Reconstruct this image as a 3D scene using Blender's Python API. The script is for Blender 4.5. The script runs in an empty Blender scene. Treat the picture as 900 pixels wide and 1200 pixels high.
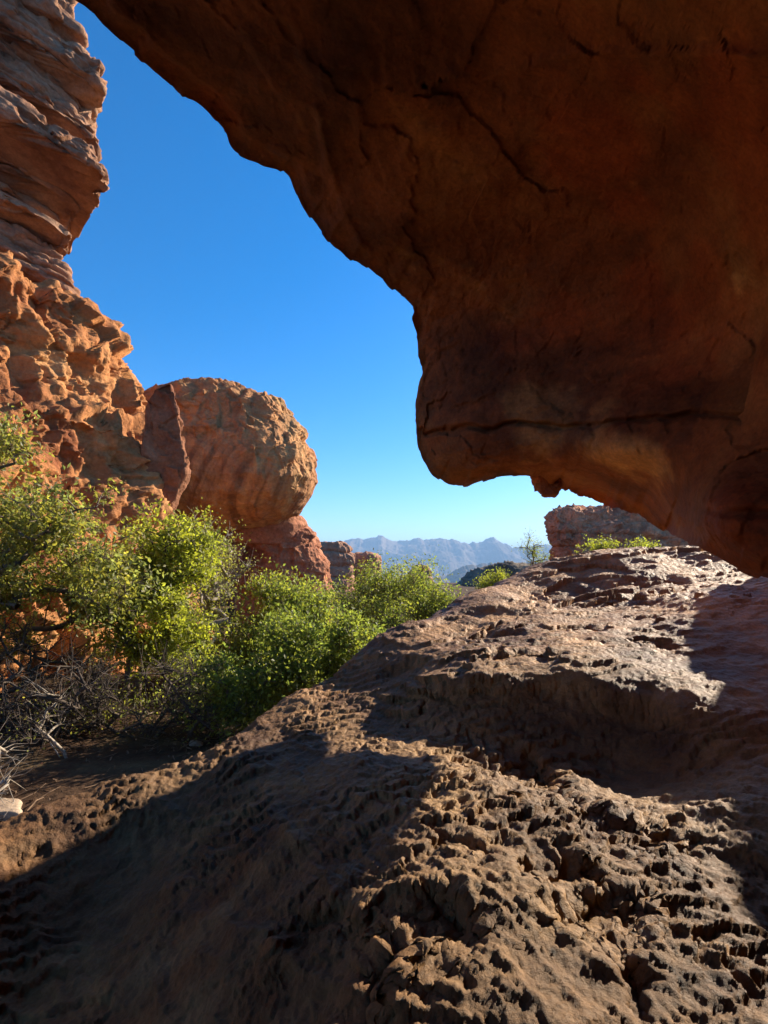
import bpy, math, random
import numpy as np

# ------------------------------------------------------------------ camera, light, air
scene = bpy.context.scene
C = scene.collection
H = 2.2                       # eye height above the valley floor
F = 650.0                     # focal length in pixels of a 900x1200 picture
HZ = 660.0                    # image row of the horizon
cam_d = bpy.data.cameras.new("camera")
cam_d.sensor_fit = 'VERTICAL'
cam_d.sensor_height = 36.0
cam_d.lens = F / 1200.0 * 36.0
cam_d.shift_y = (HZ - 600.0) / 1200.0
cam_d.clip_start = 0.02
cam_d.clip_end = 60000.0
cam = bpy.data.objects.new("camera", cam_d)
cam.location = (0, 0, H)
cam.rotation_euler = (math.radians(90), 0, 0)
C.objects.link(cam)
scene.camera = cam

SUN_AZ, SUN_EL = math.radians(52), math.radians(27)      # azimuth clockwise from +Y
world = bpy.data.worlds.new("World")
scene.world = world
world.use_nodes = True
wn = world.node_tree
bg = wn.nodes["Background"]
sky = wn.nodes.new("ShaderNodeTexSky")
sky.sky_type = 'NISHITA'
sky.sun_disc = False
sky.sun_elevation = SUN_EL
sky.sun_rotation = SUN_AZ
sky.altitude = 1500
sky.air_density = 1.0
sky.dust_density = 1.3
sky.ozone_density = 4.0
hsv = wn.nodes.new("ShaderNodeHueSaturation")
hsv.inputs["Saturation"].default_value = 1.38
wn.links.new(sky.outputs[0], hsv.inputs["Color"])
wn.links.new(hsv.outputs[0], bg.inputs[0])
bg.inputs[1].default_value = 0.093

sun_d = bpy.data.lights.new("sun", 'SUN')
sun_d.energy = 5.0
sun_d.angle = math.radians(0.5)
sun_d.color = (1.0, 0.86, 0.68)
sun = bpy.data.objects.new("sun", sun_d)
sun.rotation_euler = (math.radians(90) - SUN_EL, 0, math.pi - SUN_AZ)
C.objects.link(sun)

scene.view_settings.view_transform = 'Standard'
scene.view_settings.look = 'None'
scene.view_settings.exposure = 1.35
scene.view_settings.gamma = 1.0
scene.cycles.use_denoising = True
scene.cycles.max_bounces = 8
scene.cycles.diffuse_bounces = 4
scene.cycles.volume_bounces = 0

rng = np.random.default_rng(7)
random.seed(7)

# ------------------------------------------------------------------ numpy noise
TAB = (rng.random(64 ** 3) * 2 - 1).astype(np.float32)
JIT = rng.random((64 ** 3, 3)).astype(np.float32)
ROT = np.array([[0.36, 0.48, -0.8], [-0.8, 0.60, 0.0], [0.48, 0.64, 0.6]], np.float32)


def vn(q):
    i = np.floor(q).astype(np.int32)
    f = (q - i).astype(np.float32)
    u = f * f * f * (f * (f * 6 - 15) + 10)
    x0, y0, z0 = (i[..., 0] & 63) << 12, (i[..., 1] & 63) << 6, i[..., 2] & 63
    x1, y1, z1 = ((i[..., 0] + 1) & 63) << 12, ((i[..., 1] + 1) & 63) << 6, (i[..., 2] + 1) & 63
    ux, uy, uz = u[..., 0], u[..., 1], u[..., 2]
    a = TAB[x0 | y0 | z0]; a = a + (TAB[x1 | y0 | z0] - a) * ux
    b = TAB[x0 | y1 | z0]; b = b + (TAB[x1 | y1 | z0] - b) * ux
    c = TAB[x0 | y0 | z1]; c = c + (TAB[x1 | y0 | z1] - c) * ux
    d = TAB[x0 | y1 | z1]; d = d + (TAB[x1 | y1 | z1] - d) * ux
    a = a + (b - a) * uy
    c = c + (d - c) * uy
    return a + (c - a) * uz


def fbm(p, wl, octs=4, seed=0.0, gain=0.5, mode=None):
    q = (np.asarray(p, np.float32) / wl) @ ROT.T + np.float32(seed * 7.31 + 3.7)
    out, amp, tot = 0, 1.0, 0.0
    for k in range(octs):
        n = vn(q)
        if mode == 'ridge':
            n = 1 - 2 * np.abs(n) ** 0.8
        elif mode == 'billow':
            n = 2 * np.abs(n) - 0.6
        out = out + n * amp
        tot += amp
        amp *= gain
        q = (q * np.float32(2.03)) @ ROT.T + np.float32(11.3)
    return out / tot


def worley(p, wl, seed=0.0):
    """distance to the nearest and second nearest cell point"""
    q = (np.asarray(p, np.float32) / wl) @ ROT.T + np.float32(seed * 5.17 + 1.9)
    i = np.floor(q).astype(np.int32)
    f = (q - i).astype(np.float32)
    f1 = np.full(q.shape[:-1], 9.0, np.float32)
    f2 = f1.copy()
    for dx in (-1, 0, 1):
        for dy in (-1, 0, 1):
            for dz in (-1, 0, 1):
                k = (((i[..., 0] + dx) & 63) << 12) | (((i[..., 1] + dy) & 63) << 6) | ((i[..., 2] + dz) & 63)
                j = JIT[k]
                d = (j[..., 0] + dx - f[..., 0]) ** 2 + (j[..., 1] + dy - f[..., 1]) ** 2 + (j[..., 2] + dz - f[..., 2]) ** 2
                f2 = np.minimum(f2, np.maximum(f1, d))
                f1 = np.minimum(f1, d)
    return np.sqrt(f1), np.sqrt(f2)


def facet(p, wl, seed=0.0):
    '''broken rock faces: every cell carries a plane of its own; returns about -1..1'''
    q = (np.asarray(p, np.float32) / wl) @ ROT.T + np.float32(seed * 3.71 + 2.3)
    i = np.floor(q).astype(np.int32)
    f = (q - i).astype(np.float32)
    best = np.full(q.shape[:-1], 9.0, np.float32)
    val = np.zeros_like(best)
    for dx in (-1, 0, 1):
        for dy in (-1, 0, 1):
            for dz in (-1, 0, 1):
                k = (((i[..., 0] + dx) & 63) << 12) | (((i[..., 1] + dy) & 63) << 6) | ((i[..., 2] + dz) & 63)
                j = JIT[k]
                vx, vy, vz = f[..., 0] - j[..., 0] - dx, f[..., 1] - j[..., 1] - dy, f[..., 2] - j[..., 2] - dz
                d = vx * vx + vy * vy + vz * vz
                n = JIT[(k * 7 + 13) & (64 ** 3 - 1)]
                h = vx * (n[..., 0] - .5) * 2 + vy * (n[..., 1] - .5) * 2 + vz * (n[..., 2] - .5) * 2 + (n[..., 0] + n[..., 1] - 1) * 0.35
                m = d < best
                best = np.where(m, d, best)
                val = np.where(m, h, val)
    return val


def sstep(a, b, x):
    t = np.clip((x - a) / (b - a), 0, 1)
    return t * t * (3 - 2 * t)


# ------------------------------------------------------------------ mesh helpers
def P(px, py, Y):
    """point at depth Y that the photograph shows at pixel px, py (height relative to the eye)"""
    return np.array([(px - 450.0) / F * Y, Y, (HZ - py) / F * Y])


def link(name, me, mats, parent=None, base=(0, 0, 0)):
    o = bpy.data.objects.new(name, me)
    C.objects.link(o)
    for m in (mats if isinstance(mats, (list, tuple)) else [mats]):
        me.materials.append(m)
    o.location = base
    if parent is not None:
        o.parent = parent
        o.location = (0, 0, 0)
    return o


def mesh_np(name, verts, faces, mats, parent=None, base=(0, 0, 0), smooth=True, col=None, rel=True):
    """verts (N,3), faces (M,k); verts relative to the eye are lifted by H when rel"""
    v = np.array(verts, np.float32).reshape(-1, 3)
    if rel:
        v = v + np.array([0, 0, H], np.float32)
    v = v - np.array(base, np.float32)
    f = np.asarray(faces, np.int32)
    me = bpy.data.meshes.new(name)
    me.vertices.add(len(v))
    me.vertices.foreach_set("co", v.ravel())
    n, k = f.shape
    me.loops.add(n * k)
    me.loops.foreach_set("vertex_index", f.ravel())
    me.polygons.add(n)
    me.polygons.foreach_set("loop_start", np.arange(0, n * k, k, dtype=np.int32))
    me.polygons.foreach_set("use_smooth", np.full(n, smooth))
    if col is not None:
        ca = me.color_attributes.new("tint", 'FLOAT_COLOR', 'POINT')
        c4 = np.ones((len(v), 4), np.float32)
        c4[:, :3] = np.asarray(col, np.float32).reshape(len(v), -1)
        ca.data.foreach_set("color", c4.ravel())
    me.update(calc_edges=True)
    me.validate()
    return link(name, me, mats, parent, base if parent is None else (0, 0, 0))


def grid_faces(nv, nu, wrap=False):
    i = np.arange(nv - 1)[:, None]
    j = np.arange(nu if wrap else nu - 1)[None, :]
    j2 = (j + 1) % nu
    return np.stack([i * nu + j, i * nu + j2, (i + 1) * nu + j2, (i + 1) * nu + j], -1).reshape(-1, 4)


def grid_normals(g, wrap=False):
    du = (np.roll(g, -1, 1) - np.roll(g, 1, 1)) if wrap else np.gradient(g, axis=1)
    dv = np.gradient(g, axis=0)
    n = np.cross(du, dv)
    return n / (np.linalg.norm(n, axis=-1, keepdims=True) + 1e-9)


def empty(name, loc):
    o = bpy.data.objects.new(name, None)
    o.location = loc
    o.empty_display_size = 0.3
    C.objects.link(o)
    return o


def tag(o, label=None, cat=None, group=None, kind=None):
    if label: o["label"] = label
    if cat: o["category"] = cat
    if group: o["group"] = group
    if kind: o["kind"] = kind
    return o


def catmull(pts, n, wts=None, closed=False):
    """resample a polyline of k-vectors with a Catmull-Rom curve; wts = sample weight of each segment"""
    p = np.asarray(pts, float)
    m = len(p) if closed else len(p) - 1
    seg = np.linalg.norm((np.roll(p, -1, 0) - p)[:m, :2], axis=1) + 1e-6
    if wts is not None:
        seg = seg * np.asarray(wts)[:m]
    cum = np.concatenate([[0], np.cumsum(seg)])
    t = np.linspace(0, cum[-1], n, endpoint=not closed)
    k = np.clip(np.searchsorted(cum, t, side='right') - 1, 0, m - 1)
    u = ((t - cum[k]) / seg[k])[:, None]
    if closed:
        a, b, c, d = p[(k - 1) % m], p[k], p[(k + 1) % m], p[(k + 2) % m]
    else:
        a, b, c, d = p[np.maximum(k - 1, 0)], p[k], p[k + 1], p[np.minimum(k + 2, m)]
    return 0.5 * ((2 * b) + (c - a) * u + (2 * a - 5 * b + 4 * c - d) * u ** 2 + (3 * b - a - 3 * c + d) * u ** 3)


class RBF:
    """smooth surface through scattered control values"""
    def __init__(self, x, y, power=None, lam=1e-6):
        self.x = np.asarray(x, float); y = np.asarray(y, float)
        self.power = power
        n, d = self.x.shape
        A = np.zeros((n + d + 1, n + d + 1))
        A[:n, :n] = self.k(self.x) + np.eye(n) * lam
        A[:n, n] = 1; A[:n, n + 1:] = self.x
        A[n, :n] = 1; A[n + 1:, :n] = self.x.T
        self.w = np.linalg.lstsq(A, np.concatenate([y, np.zeros(d + 1)]), rcond=None)[0]

    def k(self, q):
        r = np.sqrt(np.maximum(((q[:, None, :] - self.x[None]) ** 2).sum(-1), 1e-12))
        return r ** self.power if self.power else r * r * np.log(r)

    def __call__(self, q):
        q = np.asarray(q, float)
        sh = q.shape[:-1]; q = q.reshape(-1, q.shape[-1])
        out = np.empty(len(q))
        n = len(self.x)
        for s in range(0, len(q), 40000):
            b = q[s:s + 40000]
            out[s:s + 40000] = self.k(b) @ self.w[:n] + self.w[n] + b @ self.w[n + 1:]
        return out.reshape(sh)


# ------------------------------------------------------------------ materials
def new_mat(name):
    m = bpy.data.materials.new(name)
    m.use_nodes = True
    nt = m.node_tree
    return m, nt, nt.nodes["Principled BSDF"]


def rock_mat(name, cols, scale=1.0, strata=0.0, strata_scale=4.0, bump=0.5, fine=40.0, rough=0.85, spec=0.3,
             streak=0.0, streak_col=(0.03, 0.02, 0.015), tint=False, strata_dir=(0.25, 0.1, 1.0), spots=0.25):
    m, nt, bs = new_mat(name)
    N, L = nt.nodes.new, nt.links.new
    tc = N("ShaderNodeNewGeometry")
    pos = tc.outputs["Position"]

    def noise(sc, det=6, rg=0.6, vec=None, dist=0.0):
        n = N("ShaderNodeTexNoise")
        n.inputs["Scale"].default_value = sc
        n.inputs["Detail"].default_value = det
        n.inputs["Roughness"].default_value = rg
        n.inputs["Distortion"].default_value = dist
        L(vec if vec is not None else pos, n.inputs["Vector"])
        return n.outputs["Fac"]

    def ramp(fac, stops):
        r = N("ShaderNodeValToRGB")
        e = r.color_ramp.elements
        while len(e) < len(stops):
            e.new(0.5)
        for k, (t, c) in enumerate(stops):
            e[k].position = t
            e[k].color = (*c, 1) if len(c) == 3 else c
        L(fac, r.inputs["Fac"])
        return r.outputs["Color"]

    def mix(mode, fac, a, b):
        x = N("ShaderNodeMix")
        x.data_type = 'RGBA'
        x.blend_type = mode
        for s, v in ((0, fac), (6, a), (7, b)):
            if isinstance(v, bpy.types.NodeSocket):
                L(v, x.inputs[s])
            elif s == 0:
                x.inputs[s].default_value = v
            else:
                x.inputs[s].default_value = (*v, 1)
        return x.outputs[2]

    def mapped(sc, rot=(0, 0, 0)):
        mp = N("ShaderNodeMapping")
        mp.inputs["Scale"].default_value = sc
        mp.inputs["Rotation"].default_value = rot
        L(pos, mp.inputs["Vector"])
        return mp.outputs["Vector"]

    n1 = noise(scale, 8, 0.62, dist=0.4)
    k = len(cols)
    base = ramp(n1, [(0.32 + 0.36 * j / max(k - 1, 1), c) for j, c in enumerate(cols)])
    n2 = noise(scale * 7, 6, 0.7)
    base = mix('OVERLAY', 0.55, base, ramp(n2, [(0.3, (0.28, 0.28, 0.28)), (0.7, (0.72, 0.72, 0.72))]))
    n3 = noise(fine * 1.6, 3, 0.7)
    base = mix('OVERLAY', 0.5, base, ramp(n3, [(0.3, (0.3, 0.3, 0.3)), (0.7, (0.7, 0.7, 0.7))]))
    if spots:
        n4 = noise(scale * 2.3, 9, 0.72, dist=0.8)
        base = mix('MIX', ramp(n4, [(0.55, (0, 0, 0)), (0.72, (spots,) * 3)]), base, streak_col)
    if strata:
        sv = mapped((strata_scale * 0.12, strata_scale * 0.12, strata_scale), (0.12, 0.16, 0))
        ns = noise(1.0, 6, 0.65, sv, 0.3)
        base = mix('OVERLAY', strata, base, ramp(ns, [(0.35, (0.2, 0.17, 0.15)), (0.62, (0.8, 0.78, 0.72))]))
    if streak:
        kv = mapped((2.6, 2.6, 0.08), (0, 0.42, 0))
        nk = noise(1.6, 5, 0.6, kv, 0.25)
        base = mix('MIX', ramp(nk, [(0.50, (0, 0, 0)), (0.62, (streak,) * 3)]), base, streak_col)
        nk2 = noise(1.1, 5, 0.6, mapped((2.4, 2.4, 0.07), (0.0, 0.5, 0.3)), 0.2)
        base = mix('MIX', ramp(nk2, [(0.54, (0, 0, 0)), (0.66, (streak * 0.8,) * 3)]), base, (0.60, 0.37, 0.13))
    if tint:
        at = N("ShaderNodeVertexColor")
        at.layer_name = "tint"
        base = mix('MULTIPLY', 1.0, base, at.outputs["Color"])
    L(base, bs.inputs["Base Color"])
    bs.inputs["Roughness"].default_value = rough
    bs.inputs["Specular IOR Level"].default_value = spec
    b1 = noise(fine * 0.35, 10, 0.68)
    v = N("ShaderNodeTexVoronoi")
    v.inputs["Scale"].default_value = fine * 0.5
    L(pos, v.inputs["Vector"])
    ad = N("ShaderNodeMath"); ad.operation = 'MULTIPLY_ADD'
    L(v.outputs["Distance"], ad.inputs[0]); ad.inputs[1].default_value = 0.35; L(b1, ad.inputs[2])
    bp = N("ShaderNodeBump")
    bp.inputs["Strength"].default_value = bump
    bp.inputs["Distance"].default_value = 1.2 / fine
    L(ad.outputs[0], bp.inputs["Height"])
    L(bp.outputs[0], bs.inputs["Normal"])
    return m


M = {}
M['slab'] = rock_mat("slab_rock", [(0.075, 0.035, 0.014), (0.185, 0.103, 0.043), (0.34, 0.205, 0.088)], 1.3, 0.25, 6, 1.0, 55, 0.6, 0.28,
                     tint=True, spots=0.35, streak_col=(0.09, 0.06, 0.045))
M['roof'] = rock_mat("overhang_rock", [(0.10, 0.032, 0.015), (0.28, 0.088, 0.026), (0.38, 0.16, 0.05)], 0.9, 0.35, 3, 0.6, 30, 0.8, 0.3,
                     tint=True, spots=0.45, streak_col=(0.07, 0.035, 0.025))
M['cliff_top'] = rock_mat("bedded_cliff_rock", [(0.18, 0.085, 0.05), (0.31, 0.165, 0.10), (0.40, 0.245, 0.16)], 0.5, 0.5, 2.2, 0.8, 9, 0.9, 0.2, spots=0.35,
                          streak_col=(0.15, 0.06, 0.035))
M['cliff'] = rock_mat("pitted_cliff_rock", [(0.22, 0.075, 0.03), (0.42, 0.18, 0.065), (0.53, 0.29, 0.12)], 0.45, 0.15, 2, 0.8, 9, 0.9, 0.2, spots=0.3,
                      streak_col=(0.38, 0.10, 0.035))
M['boulder'] = rock_mat("boulder_rock", [(0.28, 0.10, 0.045), (0.45, 0.21, 0.085), (0.52, 0.29, 0.12)], 0.35, 0.15, 1.5, 0.8, 7, 0.9, 0.2,
                        streak=0.35, streak_col=(0.13, 0.065, 0.042), spots=0.15, tint=True)
M['pillar'] = rock_mat("red_rock", [(0.24, 0.09, 0.05), (0.38, 0.16, 0.085), (0.45, 0.22, 0.12)], 0.4, 0.35, 1.6, 0.8, 7, 0.9, 0.2, spots=0.3)
M['fin'] = rock_mat("dark_fin_rock", [(0.15, 0.055, 0.03), (0.25, 0.10, 0.05), (0.33, 0.155, 0.08)], 0.6, 0.2, 1.6, 0.8, 9, 0.9, 0.2, spots=0.3)
M['outcrop'] = rock_mat("red_outcrop_rock", [(0.30, 0.12, 0.065), (0.50, 0.235, 0.13), (0.56, 0.32, 0.20)], 0.4, 0.3, 1.6, 0.8, 7, 0.9, 0.2, spots=0.3)
M['far'] = rock_mat("weathered_red_rock", [(0.23, 0.11, 0.07), (0.38, 0.20, 0.125), (0.44, 0.27, 0.18)], 0.3, 0.4, 1.2, 0.8, 4, 0.9, 0.2, spots=0.35)
M['knoll'] = rock_mat("grey_rock", [(0.09, 0.075, 0.06), (0.19, 0.155, 0.12), (0.26, 0.21, 0.16)], 0.15, 0.2, 0.6, 0.8, 1.5, 0.95, 0.1)
M['hill'] = rock_mat("mountain_rock", [(0.10, 0.075, 0.055), (0.17, 0.13, 0.10), (0.23, 0.18, 0.14)], 0.004, 0.2, 0.01, 0.3, 0.06, 0.95, 0.05)
M['soil'] = rock_mat("valley_soil", [(0.04, 0.023, 0.014), (0.08, 0.047, 0.028), (0.13, 0.093, 0.05)], 1.1, 0, 1, 0.8, 22, 0.95, 0.1)
M['stone'] = rock_mat("pale_stone", [(0.33, 0.24, 0.17), (0.44, 0.34, 0.25)], 2.0, 0.2, 8, 0.6, 40, 0.9, 0.2)


def leaf_mat(name, col, trans):
    m, nt, bs = new_mat(name)
    N, L = nt.nodes.new, nt.links.new
    at = N("ShaderNodeVertexColor"); at.layer_name = "tint"
    mx = N("ShaderNodeMix"); mx.data_type = 'RGBA'; mx.blend_type = 'MULTIPLY'
    mx.inputs[0].default_value = 1.0
    mx.inputs[6].default_value = (*col, 1); L(at.outputs["Color"], mx.inputs[7])
    L(mx.outputs[2], bs.inputs["Base Color"])
    bs.inputs["Roughness"].default_value = 0.5
    bs.inputs["Specular IOR Level"].default_value = 0.35
    mx2 = N("ShaderNodeMix"); mx2.data_type = 'RGBA'; mx2.blend_type = 'MULTIPLY'
    mx2.inputs[0].default_value = 1.0
    mx2.inputs[6].default_value = (*trans, 1); L(at.outputs["Color"], mx2.inputs[7])
    tr = N("ShaderNodeBsdfTranslucent"); L(mx2.outputs[2], tr.inputs["Color"])
    ms = N("ShaderNodeMixShader"); ms.inputs[0].default_value = 0.45
    L(bs.outputs[0], ms.inputs[1]); L(tr.outputs[0], ms.inputs[2])
    L(ms.outputs[0], nt.nodes["Material Output"].inputs[0])
    return m


M['leaf'] = leaf_mat("shrub_leaf", (0.16, 0.155, 0.035), (0.48, 0.49, 0.08))


def bark_mat(name, a, b):
    m, nt, bs = new_mat(name)
    n = nt.nodes.new("ShaderNodeTexNoise"); n.inputs["Scale"].default_value = 14; n.inputs["Detail"].default_value = 6
    r = nt.nodes.new("ShaderNodeValToRGB")
    r.color_ramp.elements[0].position = 0.35; r.color_ramp.elements[1].position = 0.65
    r.color_ramp.elements[0].color = (*a, 1); r.color_ramp.elements[1].color = (*b, 1)
    nt.links.new(n.outputs["Fac"], r.inputs[0]); nt.links.new(r.outputs[0], bs.inputs["Base Color"])
    bs.inputs["Roughness"].default_value = 0.9
    return m


M['bark'] = bark_mat("grey_brown_bark", (0.07, 0.05, 0.035), (0.20, 0.15, 0.11))
M['dark_bark'] = bark_mat("dark_thicket_bark", (0.035, 0.025, 0.018), (0.11, 0.08, 0.058))
M['dead'] = bark_mat("bleached_dead_wood", (0.20, 0.16, 0.12), (0.42, 0.36, 0.29))
M['litter'] = bark_mat("dry_litter", (0.08, 0.045, 0.025), (0.24, 0.15, 0.085))

# ------------------------------------------------------------------ ground and mountains
def build_ground():
    nr, na = 150, 256
    r = np.concatenate([[0.0], np.geomspace(0.6, 9000, nr - 1)])
    a = np.linspace(0, 2 * np.pi, na, endpoint=False)
    X = r[:, None] * np.sin(a)[None]; Y = r[:, None] * np.cos(a)[None]
    p = np.stack([X, Y, 0 * X], -1)
    Z = -H - 75 * sstep(45, 700, r)[:, None] + 0 * X
    Z = Z + fbm(p, 2.2, 5, 1) * 0.10 * sstep(0, 3, r)[:, None] + fbm(p, 300, 4, 2) * 22 * sstep(120, 900, r)[:, None]
    # the floor climbs gently towards the foot of the cliff
    Z = Z + 0.5 * sstep(-1.5, -6, X) * sstep(4, 9, Y) * (1 - sstep(25, 60, Y)) * (1 - sstep(20, 60, -X))
    o = mesh_np("ground", np.stack([X, Y, Z], -1), grid_faces(nr, na, True), M['soil'])
    tag(o, kind="structure")


def build_mountains(name, Y0, depth, prof, basez, seed, amp, lift=0.0):
    prof = np.array(prof, float)
    nu, nv = 760, 90
    px = np.concatenate([np.linspace(prof[0, 0], 250, 80, endpoint=False), np.linspace(250, 800, nu - 160, endpoint=False), np.linspace(800, prof[-1, 0], 80)])
    top = np.interp(px, prof[:, 0], prof[:, 1])
    X = (px - 450) / F * Y0
    top = top - lift - 3.6 * fbm(np.stack([px, 0 * px, 0 * px], -1), 17, 5, seed + 8, 0.6, 'ridge')
    top = (HZ - top) / F * Y0
    t = np.linspace(0, 1, nv)                     # 0 front foot, .6 crest, 1 back
    Yg = Y0 + (t[:, None] - 0.6) * depth + 0 * X[None]
    Xg = X[None] + 0 * Yg
    h = np.where(t < 0.6, (t / 0.6) ** 1.5, 1 - ((t - 0.6) / 0.4) ** 1.3)[:, None]
    p = np.stack([Xg, Yg, 0 * Xg], -1)
    n = fbm(p, depth * 0.22, 6, seed, 0.58, 'ridge')
    Z = basez + (top[None] - basez) * h
    Z = Z + n * amp * np.clip((1 - h) * 4, 0.16, 1) * sstep(0, 0.15, h) + fbm(p, depth * 0.03, 4, seed + 3) * amp * 0.22
    o = mesh_np(name, np.stack([Xg, Yg, Z], -1), grid_faces(nv, nu), M['hill'])
    tag(o, kind="structure")


build_ground()
build_mountains("mountains", 4200, 1500,
                [(-2600, 636), (-1400, 633), (-600, 636), (0, 636), (300, 640), (395, 646), (412, 637), (425, 639), (440, 637), (447, 635), (462, 640), (470, 640),
                 (492, 636), (503, 639), (520, 638), (540, 641), (560, 641), (570, 638), (578, 637.5), (590, 645), (600, 649), (640, 646),
                 (700, 642), (900, 636), (1400, 634), (2600, 636)], -95, 4, 60, 6.0)
build_mountains("foothills", 1900, 800,
                [(-900, 668), (300, 672), (430, 676), (500, 678), (525, 676), (535, 667), (548, 663), (575, 661), (590, 663), (620, 659), (680, 652),
                 (800, 650), (1100, 640), (2000, 640)], -85, 9, 14)

# ------------------------------------------------------------------ the sloping slab in front
SLAB_IMG = [
    # crest of the slab against valley and sky
    (-120, 1035, 2.2), (0, 990, 2.6), (70, 952, 2.8), (150, 915, 3.1), (280, 860, 3.8), (330, 826, 4.2), (430, 762, 5.0), (540, 702, 6.0), (620, 667, 6.6),
    (700, 650, 7.0), (800, 645, 7.0), (900, 650, 7.0), (1000, 652, 7.0),
    # the steep dark face on the left
    (0, 1090, 2.35), (0, 1200, 2.0), (150, 1000, 2.75), (150, 1200, 1.78), (300, 1200, 1.52), (150, 1100, 2.2), (300, 1100, 1.75),
    (250, 950, 2.85), (-120, 1250, 1.8), (300, 1000, 2.3),
    # lit strip under the crest and the shaded hollow
    (400, 812, 4.1), (330, 870, 3.45), (420, 900, 2.75), (350, 960, 2.45), (470, 845, 3.5),
    # upper terrace
    (560, 800, 3.5), (690, 803, 3.35), (790, 840, 3.0), (850, 900, 2.65), (650, 740, 4.7), (560, 750, 4.6), (750, 720, 4.9), (850, 700, 4.9),
    (900, 705, 4.6), (800, 770, 3.9), (650, 700, 5.9), (750, 680, 6.0), (850, 670, 6.1), (870, 800, 3.4), (1000, 720, 4.6),
    # hollow under the terrace edge
    (640, 895, 2.92), (560, 880, 3.08), (500, 880, 3.05), (730, 893, 2.95), (800, 930, 2.6),
    # lit hump in the foreground
    (350, 1030, 1.98), (470, 955, 2.18), (600, 950, 2.2), (700, 1000, 1.92), (780, 1080, 1.62), (500, 1060, 1.64), (650, 1090, 1.56), (400, 1040, 1.83),
    # lower edge
    (300, 1130, 1.66), (390, 1200, 1.38), (480, 1190, 1.36), (600, 1200, 1.28), (720, 1200, 1.29), (850, 1200, 1.32),
    (900, 1000, 1.92), (900, 900, 2.5), (900, 1100, 1.58), (1100, 900, 2.4),
]
SLAB_XYZ = [
    (-3.2, 2.9, -2.6), (-2.3, 3.6, -2.6), (-1.7, 4.2, -2.6), (-1.0, 5.2, -2.6), (-0.2, 6.4, -2.4), (0.6, 7.5, -2.0), (1.8, 8.2, -1.6), (3.0, 8.5, -1.2),
    (4.5, 8.5, -1.0), (6.5, 8.0, -0.9), (5.5, 5.0, -0.1), (6.5, 2.0, -0.3), (4.0, 2.5, -0.6), (3.0, 1.0, -1.0), (0.9, 0.6, -1.15), (0.2, 0.5, -1.2),
    (-0.5, 0.6, -1.6), (-1.2, 1.0, -2.2), (-2.2, 1.6, -2.5), (0.5, -1.0, -1.4), (3, -1.2, -1.2), (-1.5, -0.5, -2.5), (5.5, -1.2, -1.0), (-4.0, 1.5, -2.9),
]


SCARPS = [  # broken edges that drop towards the eye: points (px, row) on the slab, drop in metres, run-out in metres
    ([(430, 822), (500, 800), (560, 796), (610, 808), (690, 800), (760, 818), (805, 850), (840, 890)], .11, .35),
    ([(585, 850), (630, 880), (665, 930), (720, 965), (790, 985), (840, 1010)], .09, .30),
    ([(320, 1065), (400, 1045), (450, 1062), (520, 1068), (565, 1095), (600, 1120)], .085, .20),
    ([(620, 1100), (655, 1064), (740, 1068), (800, 1092)], .085, .20),
    ([(470, 752), (530, 720), (590, 713), (650, 724)], .035, .35),
    ([(690, 706), (740, 702), (795, 708)], .07, .25),
    ([(715, 683), (760, 678), (820, 681)], .08, .30),
    ([(640, 742), (690, 735), (735, 744)], .06, .20),
    ([(560, 775), (620, 764), (670, 770)], .06, .22),
    ([(730, 758), (770, 754), (805, 762)], .06, .20),
    ([(640, 668), (690, 662), (740, 664)], .08, .30),
    ([(440, 790), (480, 772), (520, 776)], .07, .25),
    ([(430, 1130), (470, 1118), (510, 1140)], .06, .15),
    ([(690, 1150), (740, 1140), (790, 1160)], .05, .15),
    ([(480, 985), (540, 975), (600, 990)], .04, .12),
    ([(600, 1010), (660, 1018), (710, 1040)], .05, .14),
]


def aniso(g, ang, f):
    '''coordinates stretched f times along a direction on the plan'''
    c, s_ = math.cos(ang), math.sin(ang)
    a = (g[..., 0] * c + g[..., 1] * s_) / f
    b = -g[..., 0] * s_ + g[..., 1] * c
    return np.stack([a, b, g[..., 2]], -1)


def lift_pits(v, k=0.3):
    return np.where(v < 0, v * k, v)


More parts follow.
